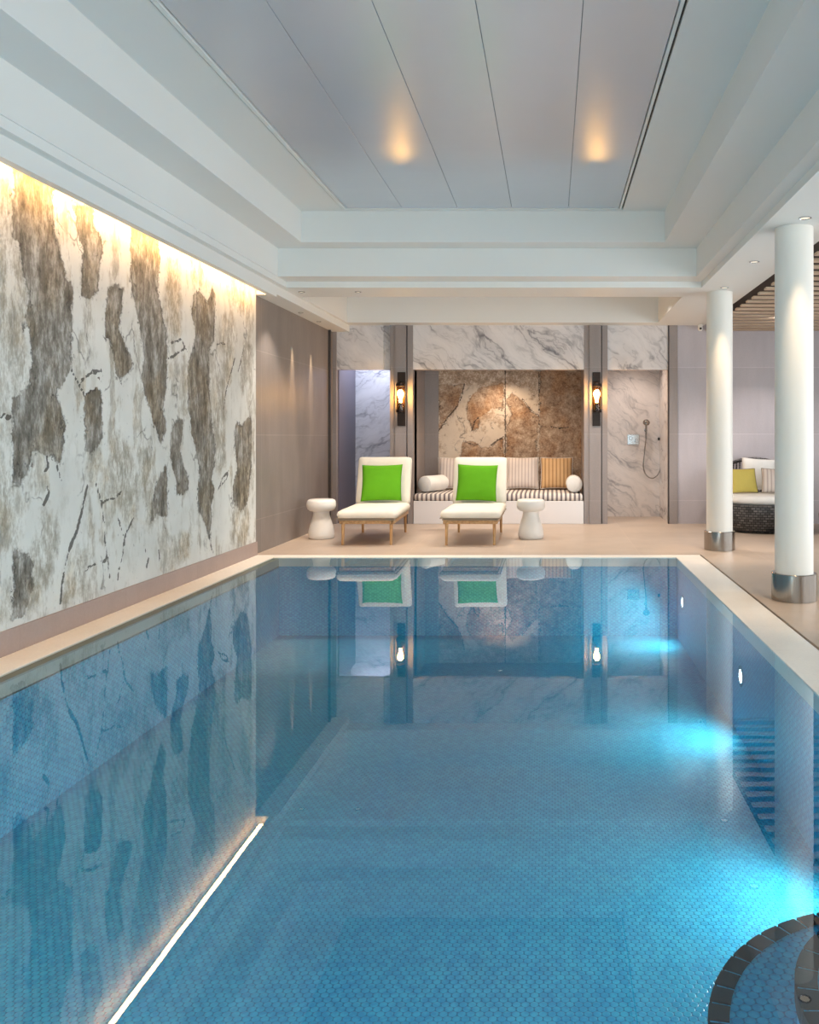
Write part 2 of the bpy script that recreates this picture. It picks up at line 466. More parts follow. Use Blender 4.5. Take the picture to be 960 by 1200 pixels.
# front wall with windows, right wall with windows
def window_wall(name, axis, at, thick, lo, hi, wins, mat):
    mb = MB()
    xs = lo
    def bx(a, b, z0, z1):
        if axis == 'x': mb.box(a, b, at, at+thick, z0, z1)
        else: mb.box(at, at+thick, a, b, z0, z1)
    for a, b in wins:
        bx(xs, a, -.1, 3.6); bx(a, b, -.1, .1); bx(a, b, 2.55, 3.6); xs = b
    bx(xs, hi, -.1, 3.6)
    struct(mb.build(name, mat))
WF = [(-2.6, -.6), (-.4, 1.6), (1.8, 3.6)]; WR = [(-2., .6), (.9, 3.5), (3.8, 6.4), (6.7, 9.3)]
window_wall('wall_front', 'x', YN-.2, .2, XL-.2, XW+.2, WF, M['paint'])
window_wall('wall_right', 'y', XW, .2, YN-.2, YB+1.3, WR, M['paint'])
k = 0
for axis, lst in (('x', WF), ('y', WR)):
    for a, b in lst:
        k += 1
        e = struct(bpy.data.objects.new('window_%d' % k, None)); COL.objects.link(e)
        fr = MB(); gl = MB()
        def bx(mb, p, q, z0, z1, d0, d1):
            if axis == 'x': mb.box(p, q, YN-.2+d0, YN-.2+d1, z0, z1)
            else: mb.box(XW+d0, XW+d1, p, q, z0, z1)
        for p, q, z0, z1 in ((a, a+.06, .1, 2.55), (b-.06, b, .1, 2.55), (a+.06, b-.06, .1, .16), (a+.06, b-.06, 2.49, 2.55), ((a+b)/2-.03, (a+b)/2+.03, .16, 2.49)):
            bx(fr, p, q, z0, z1, .06, .14)
        bx(gl, a+.06, b-.06, .16, 2.49, .098, .104)
        fr.build('window_frame', M['bronze'], e); gl.build('window_glass', M['clear'], e)

# back wall in pieces: door alcove, pilasters, niche, shower
struct(MB().box(1.64, XW+.2, YB, YB+.2, -.1, 3.6).build('wall_back', M['grey_x']))
lin = MB()
lin.box(-2.98, -2.33, YB, YB+.12, 2.13, 2.9); lin.box(-2.33, -2.2, YB+.05, YB+.16, 2.13, 2.9)
lin.box(-1.93, .45, YB-.02, YB+.12, 2.13, 2.9); lin.box(.76, 1.65, YB, YB+.12, 2.13, 2.9)
struct(lin.build('wall_back_lintel', M['marble']))
struct(MB().box(XL, 1.66, YB+.1, YB+1.3, 2.75, 2.9).build('ceiling_niche', M['paint']))
def pilaster(name, x0, x1, gside):
    e = struct(bpy.data.objects.new(name, None)); COL.objects.link(e)
    a = MB()
    a.box(x0, x0+.075, YB-.03, YB+.3, 0, 2.74); a.box(x0+.075, x1-.09, YB-.055, YB+.3, 0, 2.74); a.box(x1-.075, x1, YB-.03, YB+.3, 0, 2.74)
    a.build('pilaster_face', M['pilaster'], e)
    MB().box(x1-.09, x1-.075, YB-.015, YB+.3, 0, 2.74).build('pilaster_groove', M['groove'], e)
pilaster('trim_4', -2.235, -1.918, 1); pilaster('trim_5', .443, .767, 1)
struct(MB().box(1.62, 1.735, YB-.03, YB+.12, 0, 2.74).build('trim_6', M['pilaster']))
struct(MB().box(1.605, 1.62, YB-.02, YB+.05, 0, 2.74).build('trim_7', M['groove']))
struct(MB().box(XL, XL+.03, 11.55, 11.585, 0, 2.65).build('trim_8', M['groove']))
struct(MB().box(XL, -2.975, YB-.03, YB+.06, 0, 2.65).build('trim_9', M['pilaster']))
# alcove left
struct(MB().box(XL, -2.96, YB+.06, 12.85, 0, 2.2).build('wall_alcove_left', M['alcove']))
struct(MB().box(XL, -2.1, 12.85, 13.0, 0, 2.75).build('wall_alcove_back', M['marble_al']))
struct(MB().box(-2.2, -1.95, YB+.3, 12.95, 0, 2.75).build('wall_alcove_right', M['pilaster']))
# niche
struct(MB().box(-1.95, -1.918, YB+.1, 12.95, 0, 2.75).build('wall_niche_left', M['pilaster']))
struct(MB().box(.443, .62, YB+.3, 12.95, 0, 2.75).build('wall_niche_right', M['pilaster']))
struct(MB().box(-1.95, .62, 12.9, 13.0, 0, 2.75).build('wall_niche_back', M['pilaster']))
struct(MB().box(-1.918, .443, YB+.11, 12.9, 2.2, 2.25).build('ceiling_niche_lining', M['pilaster']))
# shower
struct(MB().box(.62, 1.72, 12.85, 13.0, 0, 2.75).build('wall_shower_back', M['marble_sh']))
struct(MB().box(1.62, 1.72, YB+.12, 12.85, 0, 2.75).build('wall_shower_right', M['marble_sh']))
struct(MB().box(.62, .767, YB+.3, 12.85, 0, 2.75).build('wall_shower_left', M['marble_sh']))
struct(MB().box(XL, 1.72, 13.0, 13.1, -.1, 3.6).build('wall_back_outer', M['grey_x']))
struct(MB().box(XL, XL+.035, -.85, YA, 0, .135).build('baseboard_left', M['plinth']))

# ------------------------------------------------------------------ ceiling
R1 = (-2.74, 1.543, -1.6, 8.8); R2 = (-2.73, 1.44, -1.4, 8.5); R3 = (-2.42, 1.09, -1.1, 8.24); R4 = (-2.01, .681, -.8, 8.19)
cg = MB()
def rect(r, z): x0, x1, y0, y1 = r; return [(x0, y0, z), (x1, y0, z), (x1, y1, z), (x0, y1, z)]
def band(a, b):
    for i in range(4):
        j = (i+1) % 4; cg.quad(a[i], a[j], b[j], b[i])
band(rect(R1, 2.74), rect(R1, 2.80)); band(rect(R1, 2.80), rect(R2, 2.80)); band(rect(R2, 2.80), rect(R2, 3.08))
band(rect(R2, 3.08), rect(R3, 3.08)); band(rect(R3, 3.08), rect(R3, 3.38)); band(rect(R3, 3.38), rect(R4, 3.38))
band(rect(R4, 3.38), rect(R4, 3.42))
def hq(x0, x1, y0, y1, z): cg.quad((x0, y0, z), (x1, y0, z), (x1, y1, z), (x0, y1, z))
hq(-2.80, R1[0], YN, 8.8, 2.74); hq(R1[0], R1[1], YN, R1[2], 2.74)
hq(R1[1], 2.10, YN, YB, 2.74)
Q = (-2.76, 1.43, 9.39, 11.5)
hq(-2.80, R1[1], 8.8, Q[2], 2.74); hq(-2.80, R1[1], Q[3], YB, 2.74); hq(Q[1], R1[1], Q[2], Q[3], 2.74); hq(-2.80, Q[0], Q[2], Q[3], 2.74)
band(rect(Q, 2.74), rect(Q, 3.2)); hq(*Q, 3.2)
# bulkhead over the left wall, open along the mural as a light trough
cg.quad((-2.80, YN, 2.65), (-2.80, YB, 2.65), (-2.80, YB, 2.74), (-2.80, YN, 2.74))
hq(-2.86, -2.80, YN, YA, 2.625); hq(XL, -2.80, YA, YB, 2.65)
cg.quad((-2.86, YN, 2.625), (-2.86, YA, 2.625), (-2.86, YA, 2.69), (-2.86, YN, 2.69))
cg.quad((-2.86, YA, 2.625), (-2.80, YA, 2.625), (-2.80, YA, 2.65), (-2.86, YA, 2.65))
cg.quad((-2.80, YN, 2.625), (-2.80, YA, 2.625), (-2.80, YA, 2.65), (-2.80, YN, 2.65))
cg.quad((XL, YA, 2.65), (-2.86, YA, 2.65), (-2.86, YA, 2.86), (XL, YA, 2.86))
hq(XL, -2.80, YN, YA, 2.86)
cg.quad((-2.81, YN, 2.65), (-2.81, YA, 2.65), (-2.81, YA, 2.86), (-2.81, YN, 2.86))
cg.quad((2.10, YN, 2.74), (2.10, YB, 2.74), (2.10, YB, 2.95), (2.10, YN, 2.95))
struct(cg.build('ceiling', M['paint']))
struct(MB().box(XL-.2, XW+.2, YN-.2, 13.1, 3.55, 3.7).build('ceiling_slab', M['paint']))
struct(MB().box(2.10, XW, YN, YB, 2.9, 2.95).build('ceiling_backing', M['slatback']))
# metal planks
pl = thing('plank_ceiling', 'satin grey metal plank panel set in the stepped ceiling over the pool', 'ceiling panel', (0, 0, 3.385))
xs = [-1.965, -1.433, -.903, -.384, .157, .640]
for a, b in zip(xs, xs[1:]):
    MB().box(a+.0015, b-.0015, -.75, 8.15, 0., .02, .002, 1).build('metal_plank', M['panel'], pl)
tr = MB(); tr.box(-2.0, -1.97, -.79, 8.18, -.012, .02); tr.box(.645, .665, -.79, 8.18, -.006, .02); tr.box(-1.97, .645, 8.152, 8.18, -.01, .02)
tr.build('edge_trim', M['paint'], pl)
MB().box(.668, .680, -.79, 8.18, .012, .03).build('shadow_gap', M['slot'], pl)
MB().box(-1.97, .645, -.75, 8.15, .021, .03).build('panel_backing', M['slot'], pl)
# timber slats over the right lounge
sl = thing('slat_ceiling', 'timber slat ceiling over the lounge seats beyond the white columns', 'slatted ceiling', (2.10, YB, 2.66))
y = YB-.05
while y > YN+.2:
    MB().box(.015, XW-2.10, y-.09-YB, y-YB, 0., .022, .003, 1).build('slat', M['slat'], sl); y -= .27

# ------------------------------------------------------------------ murals
def sdf_poly(U, V, poly):
    P = np.array(poly, float); n = len(P)
    d = np.full(U.shape, 1e9); s = np.ones(U.shape)
    for i in range(n):
        a = P[i]; b = P[i-1]; e = b-a
        wu = U-a[0]; wv = V-a[1]
        q = np.clip((wu*e[0]+wv*e[1])/(e@e+1e-12), 0, 1)
        d = np.minimum(d, (wu-e[0]*q)**2+(wv-e[1]*q)**2)
        c1 = V >= a[1]; c2 = V < b[1]; c3 = e[0]*wv > e[1]*wu
        flip = (c1 & c2 & c3) | (~c1 & ~c2 & ~c3)
        s = np.where(flip, -s, s)
    return s*np.sqrt(d)
def sdf_line(U, V, pts):
    d = np.full(U.shape, 1e9)
    for a, b in zip(pts, pts[1:]):
        a = np.array(a, float); e = np.array(b, float)-a; wu = U-a[0]; wv = V-a[1]
        q = np.clip((wu*e[0]+wv*e[1])/(e@e+1e-12), 0, 1)
        d = np.minimum(d, np.sqrt((wu-e[0]*q)**2+(wv-e[1]*q)**2))
    return d
def mural(name, origin, du, u0, u1, z0, z1, step, layers, mat, smooth_attr=None):
    nu = int((u1-u0)/step)+1; nz = int((z1-z0)/step)+1
    us = np.linspace(u0, u1, nu); zs = np.linspace(z0, z1, nz); U, Z = np.meshgrid(us, zs)
    co = np.zeros((nz*nu, 3)); ax = 1 if du == 'y' else 0
    co[:, ax] = U.ravel(); co[:, 1-ax] = origin; co[:, 2] = Z.ravel()
    idx = np.arange(nz*nu).reshape(nz, nu)
    F = np.stack([idx[:-1, :-1], idx[:-1, 1:], idx[1:, 1:], idx[1:, :-1]], -1).reshape(-1, 4)
    if du == 'y': pass
    me = bpy.data.meshes.new(name); me.from_pydata(co.tolist(), [], F.tolist())
    for an, (polys, lines) in layers.items():
        d = np.full(U.shape, 9.)
        for p in polys: d = np.minimum(d, sdf_poly(U, Z, p))
        for l in lines: d = np.minimum(d, sdf_line(U, Z, l))
        at = me.attributes.new(an, 'FLOAT', 'POINT'); at.data.foreach_set('value', d.ravel().astype(np.float32))
    me.materials.append(mat)
    o = bpy.data.objects.new(name, me); COL.objects.link(o)
    so = o.modifiers.new('thickness', 'SOLIDIFY'); so.thickness = .012; so.offset = 0
    return o
def onleft(pts):        # survey of the mural: sight lines to metres along the left wall and height
    r = []
    for x, y in pts:
        D = 3005./(647-x); r.append((D, 1.2+(512-y)*D/1000.))
    return r
dark = [
 [(17,190),(62,212),(63,250),(68,282),(75,305),(78,325),(86,333),(87,345),(85,365),(86,400),(84,430),(76,444),(68,458),(71,475),(79,497),(76,520),(72,545),(62,535),(55,533),(48,525),(40,530),(37,545),(30,560),(23,569),(17,565),(17,467),(30,460),(36,450),(38,425),(37,410),(34,385),(30,385),(35,365),(35,345),(30,325),(27,310),(26,295),(22,283),(17,277)],
 [(85,236),(110,245),(111,262),(120,278),(121,295),(117,320),(116,342),(105,350),(97,345),(97,310),(99,295),(95,280),(90,258)],
 [(128,340),(138,334),(146,337),(145,350),(143,370),(141,385),(147,400),(153,415),(157,425),(156,432),(150,438),(145,440),(142,450),(140,443),(136,430),(135,415),(130,400),(124,397),(125,375),(126,360)],
 [(155,262),(175,272),(188,284),(188,320),(186,340),(190,360),(196,385),(197,410),(196,445),(194,465),(192,480),(195,495),(195,505),(190,520),(186,510),(181,495),(178,480),(170,460),(167,440),(170,420),(168,400),(163,370),(158,350),(155,345)],
 [(228,345),(235,340),(244,355),(250,336),(253,345),(252,400),(245,410),(246,440),(247,470),(249,500),(253,520),(253,545),(249,560),(252,575),(248,590),(249,605),(247,625),(248,640),(243,620),(238,605),(233,598),(232,580),(235,560),(232,530),(226,510),(224,490),(221,480),(222,425),(226,410),(231,395),(229,380),(225,370)],
 [(210,490),(215,494),(214,510),(212,530),(216,545),(222,562),(222,573),(214,580),(208,578),(208,560),(203,545),(200,535),(201,515),(203,500)],
 [(101,464),(112,457),(119,457),(121,470),(120,495),(121,512),(116,525),(108,530),(102,525),(100,500)],
 [(188,560),(196,545),(197,565),(197,605),(190,603),(185,600),(178,612),(180,590),(183,570)],
 [(278,495),(284,498),(295,488),(296,500),(295,540),(293,575),(290,590),(283,600),(274,585),(274,570),(279,550),(277,530),(275,515)],
 [(17,645),(25,650),(34,650),(40,660),(38,690),(30,720),(17,725)],
]
softp = [
 [(0,205),(17,205),(17,280),(27,310),(34,345),(30,385),(36,420),(34,455),(18,465),(14,420),(6,380),(0,372)],
 [(196,296),(211,304),(212,340),(212,390),(205,400),(198,402),(197,385),(192,370),(196,345)],
 [(104,520),(121,510),(119,540),(113,565),(107,570),(103,560)],
 [(128,520),(142,505),(158,540),(165,550),(163,575),(160,605),(155,625),(148,615),(140,590),(133,570)],
 [(177,570),(186,560),(186,600),(178,625),(168,610),(172,590)],
 [(252,510),(265,498),(265,545),(258,555),(252,550)],
 [(264,380),(277,375),(279,390),(275,420),(270,450),(264,455),(262,420)],
 [(286,400),(295,405),(295,440),(285,460),(282,440)],
 [(253,440),(266,440),(265,500),(253,515)],
 [(38,648),(45,635),(50,628),(51,605),(53,590),(60,592),(64,605),(68,625),(68,640),(63,665),(57,680),(50,705),(30,720),(36,680)],
 [(80,655),(90,640),(100,650),(102,680),(98,700),(73,708),(76,690)],
 [(273,600),(284,596),(293,590),(293,625),(283,640),(272,636)],
 [(200,630),(225,622),(222,650),(205,660)],
 [(216,440),(222,470),(220,490),(216,480)],
 [(160,525),(176,520),(180,560),(170,580),(166,550)],
 [(120,540),(132,560),(138,590),(128,585),(122,565)],
 [(266,300),(288,330),(292,370),(282,365),(268,345)],
 [(222,300),(246,320),(244,340),(228,335)],
 [(2,540),(14,560),(12,620),(2,640)], [(2,690),(14,680),(14,725),(2,728)],
]
crk = [
 [(104,568),(98,595),(94,610),(90,625),(84,638),(81,650),(78,660),(75,680),(72,708)],
 [(97,600),(92,622),(86,636),(82,648)],
 [(113,565),(117,578),(120,590),(123,612),(125,640),(128,660),(130,676)],
 [(158,603),(155,613),(150,622),(147,632),(145,650),(141,665),(139,680)],
 [(140,608),(144,622),(147,630)],
 [(84,432),(90,443),(95,453),(100,464),(107,459),(114,456)],
 [(96,447),(104,440),(111,435),(120,434)], [(112,437),(120,446)],
 [(0,490),(6,486),(10,490),(17,487)],
 [(120,590),(128,586),(137,583),(143,577)],
 [(102,668),(112,661),(125,657)],
 [(198,420),(204,418),(210,413),(217,409),(214,397),(208,400),(202,402)], [(214,397),(220,412)],
 [(276,420),(273,432),(269,445),(266,458),(263,480)],
 [(287,405),(284,420),(280,435)],
 [(256,575),(262,560),(269,552),(266,562),(257,572)],
 [(68,546),(72,560),(75,570)], [(56,535),(58,548),(54,552)], [(57,570),(59,580),(54,588),(52,592)],
 [(255,404),(260,402),(265,404)], [(245,625),(248,634),(249,645)],
 [(170,640),(172,648)], [(175,655),(173,665)], [(187,645),(188,655)], [(182,492),(185,503),(188,515)],
]
rr = random.Random(3)
dk = [onleft(p) for p in dark]; sf = [onleft(p) for p in softp]; ck = [onleft(p) for p in crk]
yy = 4.3
while yy > YN+.6:                # the near end of the mural, beside and behind the viewpoint
    z0 = rr.uniform(.3, 1.2); z1 = z0+rr.uniform(.7, 1.5); wd = rr.uniform(.2, .4)
    L = [(yy+rr.uniform(-.06, .06)+wd/2*math.sin(PI*q/6)**.5, z0+(z1-z0)*q/6) for q in range(7)]
    Rr = [(yy+rr.uniform(-.06, .06)-wd/2*math.sin(PI*q/6)**.5, z0+(z1-z0)*q/6) for q in range(6, -1, -1)]
    (dk if rr.random() < .65 else sf).append(L+Rr); yy -= rr.uniform(.35, .6)
def m_mural(name, base, base2, pdark, pmid, plight, soft, edge, vert=.35, tint=(1, 1, 1)):
    t = NT(name); v = t.pos(); vs = t.pos((1, 1, vert))
    n1 = t.noise(v, 6, 6, .6); n2 = t.noise(v, 45, 3, .6); n6 = t.noise(v, 19, 4, .6)
    n3 = t.noise(vs, 9, 9, .72); n4 = t.noise(v, 2.2, 4); n5 = t.noise(vs, 44, 4, .7); n7 = t.noise(t.pos(loc=(9, 4, 2)), 2.6, 5, .6)
    def warp(an, a, b, c):
        o = t.attr(an)
        for n, k in ((n1, a), (n6, b), (n2, c)): o = t.math('ADD', o, t.math('MULTIPLY', t.math('SUBTRACT', n, .5), k))
        return o
    sd = warp('patch', .13, .07, .05); so = t.math('SUBTRACT', warp('soft', .2, .1, .1), .015); cr = warp('crack', .05, .03, .02)
    mk = t.rng(sd, .004, -.004); ms = t.rng(so, .025, -.05)
    mott = t.math('ADD', t.math('MULTIPLY', n3, .62), t.math('MULTIPLY', n5, .38))
    pc = t.ramp(mott, [(.36, pdark), (.49, pmid), (.62, plight)])
    pc = t.mix(t.rng(n7, .46, .62, 0, .8), pc, t.mix(1., pc, tint, 'MULTIPLY'))
    sc_ = t.ramp(mott, [(.36, tuple(x*.5 for x in soft)), (.48, soft), (.58, base)])
    sc_ = t.mix(t.rng(n7, .5, .62, 0, .6), sc_, t.mix(1., sc_, tint, 'MULTIPLY'))
    bc = t.mix(t.rng(n4, .35, .7), base, base2)
    bc = t.mix(t.rng(n5, .34, .27, 0, .55), bc, edge)
    bc = t.mix(t.math('MULTIPLY', t.rng(n3, .47, .36), .35), bc, soft)
    n8 = t.noise(t.pos((1, 1, vert*.9), loc=(3, 1, 5)), 3.1, 7, .66)
    bl = t.math('MULTIPLY', t.rng(n8, .53, .57), .75)
    bc = t.mix(bl, bc, sc_)
    vo = t.n('ShaderNodeTexVoronoi', feature='DISTANCE_TO_EDGE'); vo.inputs['Scale'].default_value = 1.7
    wv = t.n('ShaderNodeVectorMath', operation='ADD'); t.l(t.pos((1, 1, .6)), wv.inputs[0])
    wn = t.n('ShaderNodeTexNoise'); t.l(v, wn.inputs['Vector']); wn.inputs['Scale'].default_value = 5.; wn.inputs['Detail'].default_value = 6
    ws = t.n('ShaderNodeVectorMath', operation='SCALE'); t.l(wn.outputs[1], ws.inputs[0]); ws.inputs['Scale'].default_value = .22
    t.l(ws.outputs[0], wv.inputs[1]); t.l(wv.outputs[0], vo.inputs['Vector'])
    net = t.math('MULTIPLY', t.rng(vo.outputs[0], .012, .004), t.rng(n7, .44, .5, .9, 0.))
    bc = t.mix(t.math('MULTIPLY', net, .6), bc, edge)
    c1 = t.mix(t.math('MULTIPLY', ms, .95), bc, sc_)
    c2 = t.mix(mk, c1, pc)
    asd = t.math('ABSOLUTE', sd)
    ed = t.math('MULTIPLY', t.rng(asd, .016, .0), t.rng(n1, .4, .58))
    chip = t.math('MULTIPLY', t.math('MULTIPLY', t.rng(asd, .07, .03), t.rng(n6, .60, .64)), t.rng(n1, .42, .52))
    wdt = t.math('MULTIPLY', t.rng(n1, .4, .65, .25, 1.6), .012)
    ckm = t.math('LESS_THAN', t.math('ABSOLUTE', cr), wdt)
    k = t.math('MAXIMUM', t.math('MULTIPLY', ed, .8), t.math('MAXIMUM', t.math('MULTIPLY', ckm, .85), t.math('MULTIPLY', chip, .8)))
    c3 = t.mix(k, c2, edge)
    return t.bsdf(c3, .6, 0., t.bump(t.math('ADD', n3, mk), .15, .006))
M['mural'] = m_mural('peeling_plaster_mural', s2l((219, 218, 212)), s2l((203, 202, 196)), s2l((60, 55, 48)), s2l((122, 117, 108)), s2l((186, 184, 179)), s2l((168, 162, 149)), s2l((48, 42, 38)), .4, s2l((246, 230, 206)))
mu = mural('wall_mural', XL+.012, 'y', YN+.05, YA-.004, .135, 2.83, .022, {'patch': (dk, []), 'soft': (sf, []), 'crack': ([], ck)}, M['mural'])
tag(mu, 'large peeling plaster mural covering the left wall under a warm light strip', 'mural')
def onback(pts):
    D = 12.86; return [((x-647)*D/1000., 1.2+(512-y)*D/1000.) for x, y in pts]
nd = [[(514,452),(544,450),(535,478),(524,490),(512,508),(516,490),(513,475)],
 [(550,468),(562,455),(590,449),(591,480),(582,478),(575,478),(570,484),(562,488),(561,502),(553,505),(548,490),(546,478)],
 [(592,470),(600,460),(612,470),(622,480),(632,490),(630,510),(628,545),(592,545),(594,500),(600,485)],
 [(538,545),(543,518),(555,518),(565,525),(575,525),(583,515),(590,513),(591,545)],
 [(632.5,420),(700,420),(700,640),(632.5,640)], [(495,512),(511,512),(516,640),(495,640)]]
nsf = [[(495,425),(690,425),(690,452),(495,452)], [(495,560),(690,560),(690,640),(495,640)]]
nck = [[(544,450),(541,465),(535,477),(524,490),(512,508)], [(562,488),(556,494),(553,505)], [(582,478),(590,482)], [(592,430),(592,540)],
 [(545,518),(556,522),(562,520)], [(572,525),(580,518),(590,512)], [(577,501),(578,503)], [(646,500),(655,502),(672,500)], [(632,430),(632,500)], [(612,467),(622,480),(632,488)], [(515,475),(519,484)]]
M['nmural'] = m_mural('niche_plaster_mural', s2l((222, 206, 188)), s2l((206, 188, 168)), s2l((112, 82, 60)), s2l((170, 142, 118)), s2l((212, 190, 166)), s2l((176, 150, 126)), s2l((48, 30, 20)), 1., s2l((235, 205, 170)))
nm = mural('niche_mural', 12.885, 'x', -1.71, .443, 0., 2.2, .02, {'patch': ([onback(p) for p in nd], []), 'soft': ([onback(p) for p in nsf], []), 'crack': ([], [onback(p) for p in nck])}, M['nmural'])
tag(nm, 'brown peeling plaster mural at the back of the cushioned bench niche', 'mural')
struct(MB().box(-1.918, -1.71, 12.86, 12.9, 0, 2.2).build('trim_10', M['pilaster']))

# ------------------------------------------------------------------ columns
def column(y, label):
    e = thing('column', label, 'column', (1.787, y, 0), group='white columns beside the pool')
    MB().lathe([(0, .0), (.138, .0), (.138, 2.739), (0, 2.739)], 48).build('shaft', M['column'], e, smooth=40)
    MB().lathe([(.138, .002), (.163, .002), (.163, .197), (.160, .2), (.138, .2)], 48).build('base_ring', M['steel'], e, smooth=40)['label'] = 'brushed steel base ring'
column(9.1, 'round white column with steel ring at the far corner of the pool')
column(6.3, 'round white column with steel ring nearest the viewer, beside the right coping')

# ------------------------------------------------------------------ lamps
def downlight(x, y, z, label, power=0., angle=70, blend=.6, col=(1., .8, .58), r=.045, size=.03, aim=None):
    e = thing('downlight', label, 'downlight', (x, y, z), group='recessed ceiling downlights')
    MB().lathe([(r*.72, -.001), (r*.8, -.006), (r, -.004), (r, 0.), (r*.72, 0.)], 24).build('rim', M['chrome'], e, smooth=40)
    MB().lathe([(0, -.0015), (r*.72, -.0015)], 24).build('lens', M['lens'], e)
    if power:
        L = bpy.data.lights.new('downlight_lamp', 'SPOT'); L.energy = power; L.color = col
        L.spot_size = math.radians(angle); L.spot_blend = blend; L.shadow_soft_size = size
        o = bpy.data.objects.new('downlight_lamp', L); COL.objects.link(o); o.parent = e; o.location = (0, 0, -.02)
        if aim: o.rotation_euler = aim
W1 = (1., .78, .52); W2 = (1., .90, .80)
downlight(1.78, 6.0, 2.74, 'recessed downlight in the white soffit just in front of the nearest column', 135, 44, .9, (1., .70, .42), size=.02)
downlight(1.78, 7.5, 2.74, 'recessed downlight in the white soffit between the two columns', 40, 80, .6, W2)
downlight(1.78, 8.80, 2.74, 'recessed downlight in the white soffit just in front of the far column', 135, 44, .9, (1., .70, .42), size=.02)
downlight(-2.93, 9.95, 2.65, 'small downlight over the taupe wall just past the mural', 190, 18, .8, W1, .03, .006, (0, math.radians(6), 0))
downlight(-2.93, 10.72, 2.65, 'small downlight over the taupe wall, nearer the door alcove', 190, 18, .8, W1, .03, .006, (0, math.radians(6), 0))
downlight(-2.66, 9.06, 2.74, 'downlight in the white ceiling band nearest the left bulkhead', 90, 90, .6, W2, .035)
downlight(-2.06, 9.06, 2.74, 'downlight in the white ceiling band above the left lounger', 110, 90, .6, W2, .035)
downlight(-1.4, 10.4, 3.2, 'added fill downlight hidden in the ceiling recess between the two loungers', 185, 110, .6, W2, .035)  # the three recess lamps are added, for warm light on deck and loungers
downlight(-.2, 10.4, 3.2, 'added fill downlight hidden in the ceiling recess above the right side table', 185, 110, .6, W2, .035)
downlight(.9, 10.4, 3.2, 'added fill downlight hidden in the ceiling recess in front of the shower', 185, 110, .6, W2, .035)
downlight(1.2, 12.3, 2.75, 'downlight in the shower recess', 70, 90, .7, (1., .86, .76))
downlight(-.75, 12.45, 2.2, 'downlight in the ceiling of the bench niche', 60, 140, .8, (1., .74, .5))
downlight(2.9, 10.6, 2.88, 'downlight between the timber slats over the round daybed', 150, 110, .6, (1., .93, .9))

def arealight(name, loc, rot, sx, sy, power, col, parent=None):
    L = bpy.data.lights.new(name, 'AREA'); L.shape = 'RECTANGLE'; L.size = sx; L.size_y = sy; L.energy = power; L.color = col
    o = bpy.data.objects.new(name, L); COL.objects.link(o); o.location = loc; o.rotation_euler = rot
    if parent: o.parent = parent
    return o
# daylight outside the window walls
arealight('daylight_front', (.5, YN-.35, 1.4), (-PI/2, 0, PI), 6.6, 2.5, 265, (.80, .95, 1.))
arealight('daylight_right', (XW+.35, 3.6, 1.4), (0, PI/2, 0), 2.5, 11.6, 700, (.93, .96, 1.))
# LED trough
ls = thing('led_strip', 'warm glowing LED strip hidden in the ceiling trough above the mural', 'light strip', (-2.935, (YN+YA)/2, 2.722))
MB().box(-.03, .03, -(YA-YN)/2+.1, (YA-YN)/2-.03, -.012, .0).build('diffuser', M['led'], ls)
MB().box(-.033, .033, -(YA-YN)/2+.1, (YA-YN)/2-.03, .0, .012).build('channel', M['chrome'], ls)
# alcove light
al = thing('ceiling_lamp', 'white glowing linear lamp at the top of the door alcove', 'lamp', (-2.55, 12.5, 2.735))
MB().box(-.35, .35, -.2, .2, -.02, 0., .004, 1).build('diffuser', M['frost'], al)
arealight('alcove_glow', (-2.55, 12.45, 2.70), (0, 0, 0), .6, .35, 22, (.80, .85, 1.))

# sconces
def sconce(x, label):
    e = thing('wall_sconce', label, 'wall lamp', (x, YB-.055, 1.2), group='bronze wall sconces')
    bk = MB().box(-.055, .055, -.02, 0, .15, .89, .004, 1); bk.build('backplate', M['bronze'], e)
    MB().lathe([(0, .335), (.058, .335), (.062, .345), (.062, .37), (0, .37)], 28, (0, -.085, 0)).build('base_cup', M['bronze'], e, smooth=40)
    MB().lathe([(0, .69), (.062, .69), (.062, .715), (.05, .74), (.02, .76), (0, .76)], 28, (0, -.085, 0)).build('top_cap', M['bronze'], e, smooth=40)
    MB().box(-.018, .018, -.085, -.015, .33, .35).build('bracket', M['bronze'], e); MB().box(-.018, .018, -.085, -.015, .73, .75).build('bracket', M['bronze'], e)
    MB().lathe([(.057, .37), (.057, .69)], 32, (0, -.085, 0)).build('glass_tube', M['amber'], e, smooth=180)
    MB().lathe([(0, .37), (.02, .37), (.02, .47), (0, .47)], 20, (0, -.085, 0)).build('socket', M['bronze'], e, smooth=40)
    MB().lathe([(.0, .645), (.02, .64), (.036, .62), (.042, .595), (.038, .565), (.024, .53), (.017, .47), (0, .47)], 24, (0, -.085, 0)).build('bulb', M['bulb'], e, smooth=180)
sconce(-2.07, 'glowing bronze and amber glass sconce on the pilaster behind the left lounger')
sconce(.612, 'glowing bronze and amber glass sconce on the pilaster beside the shower recess')

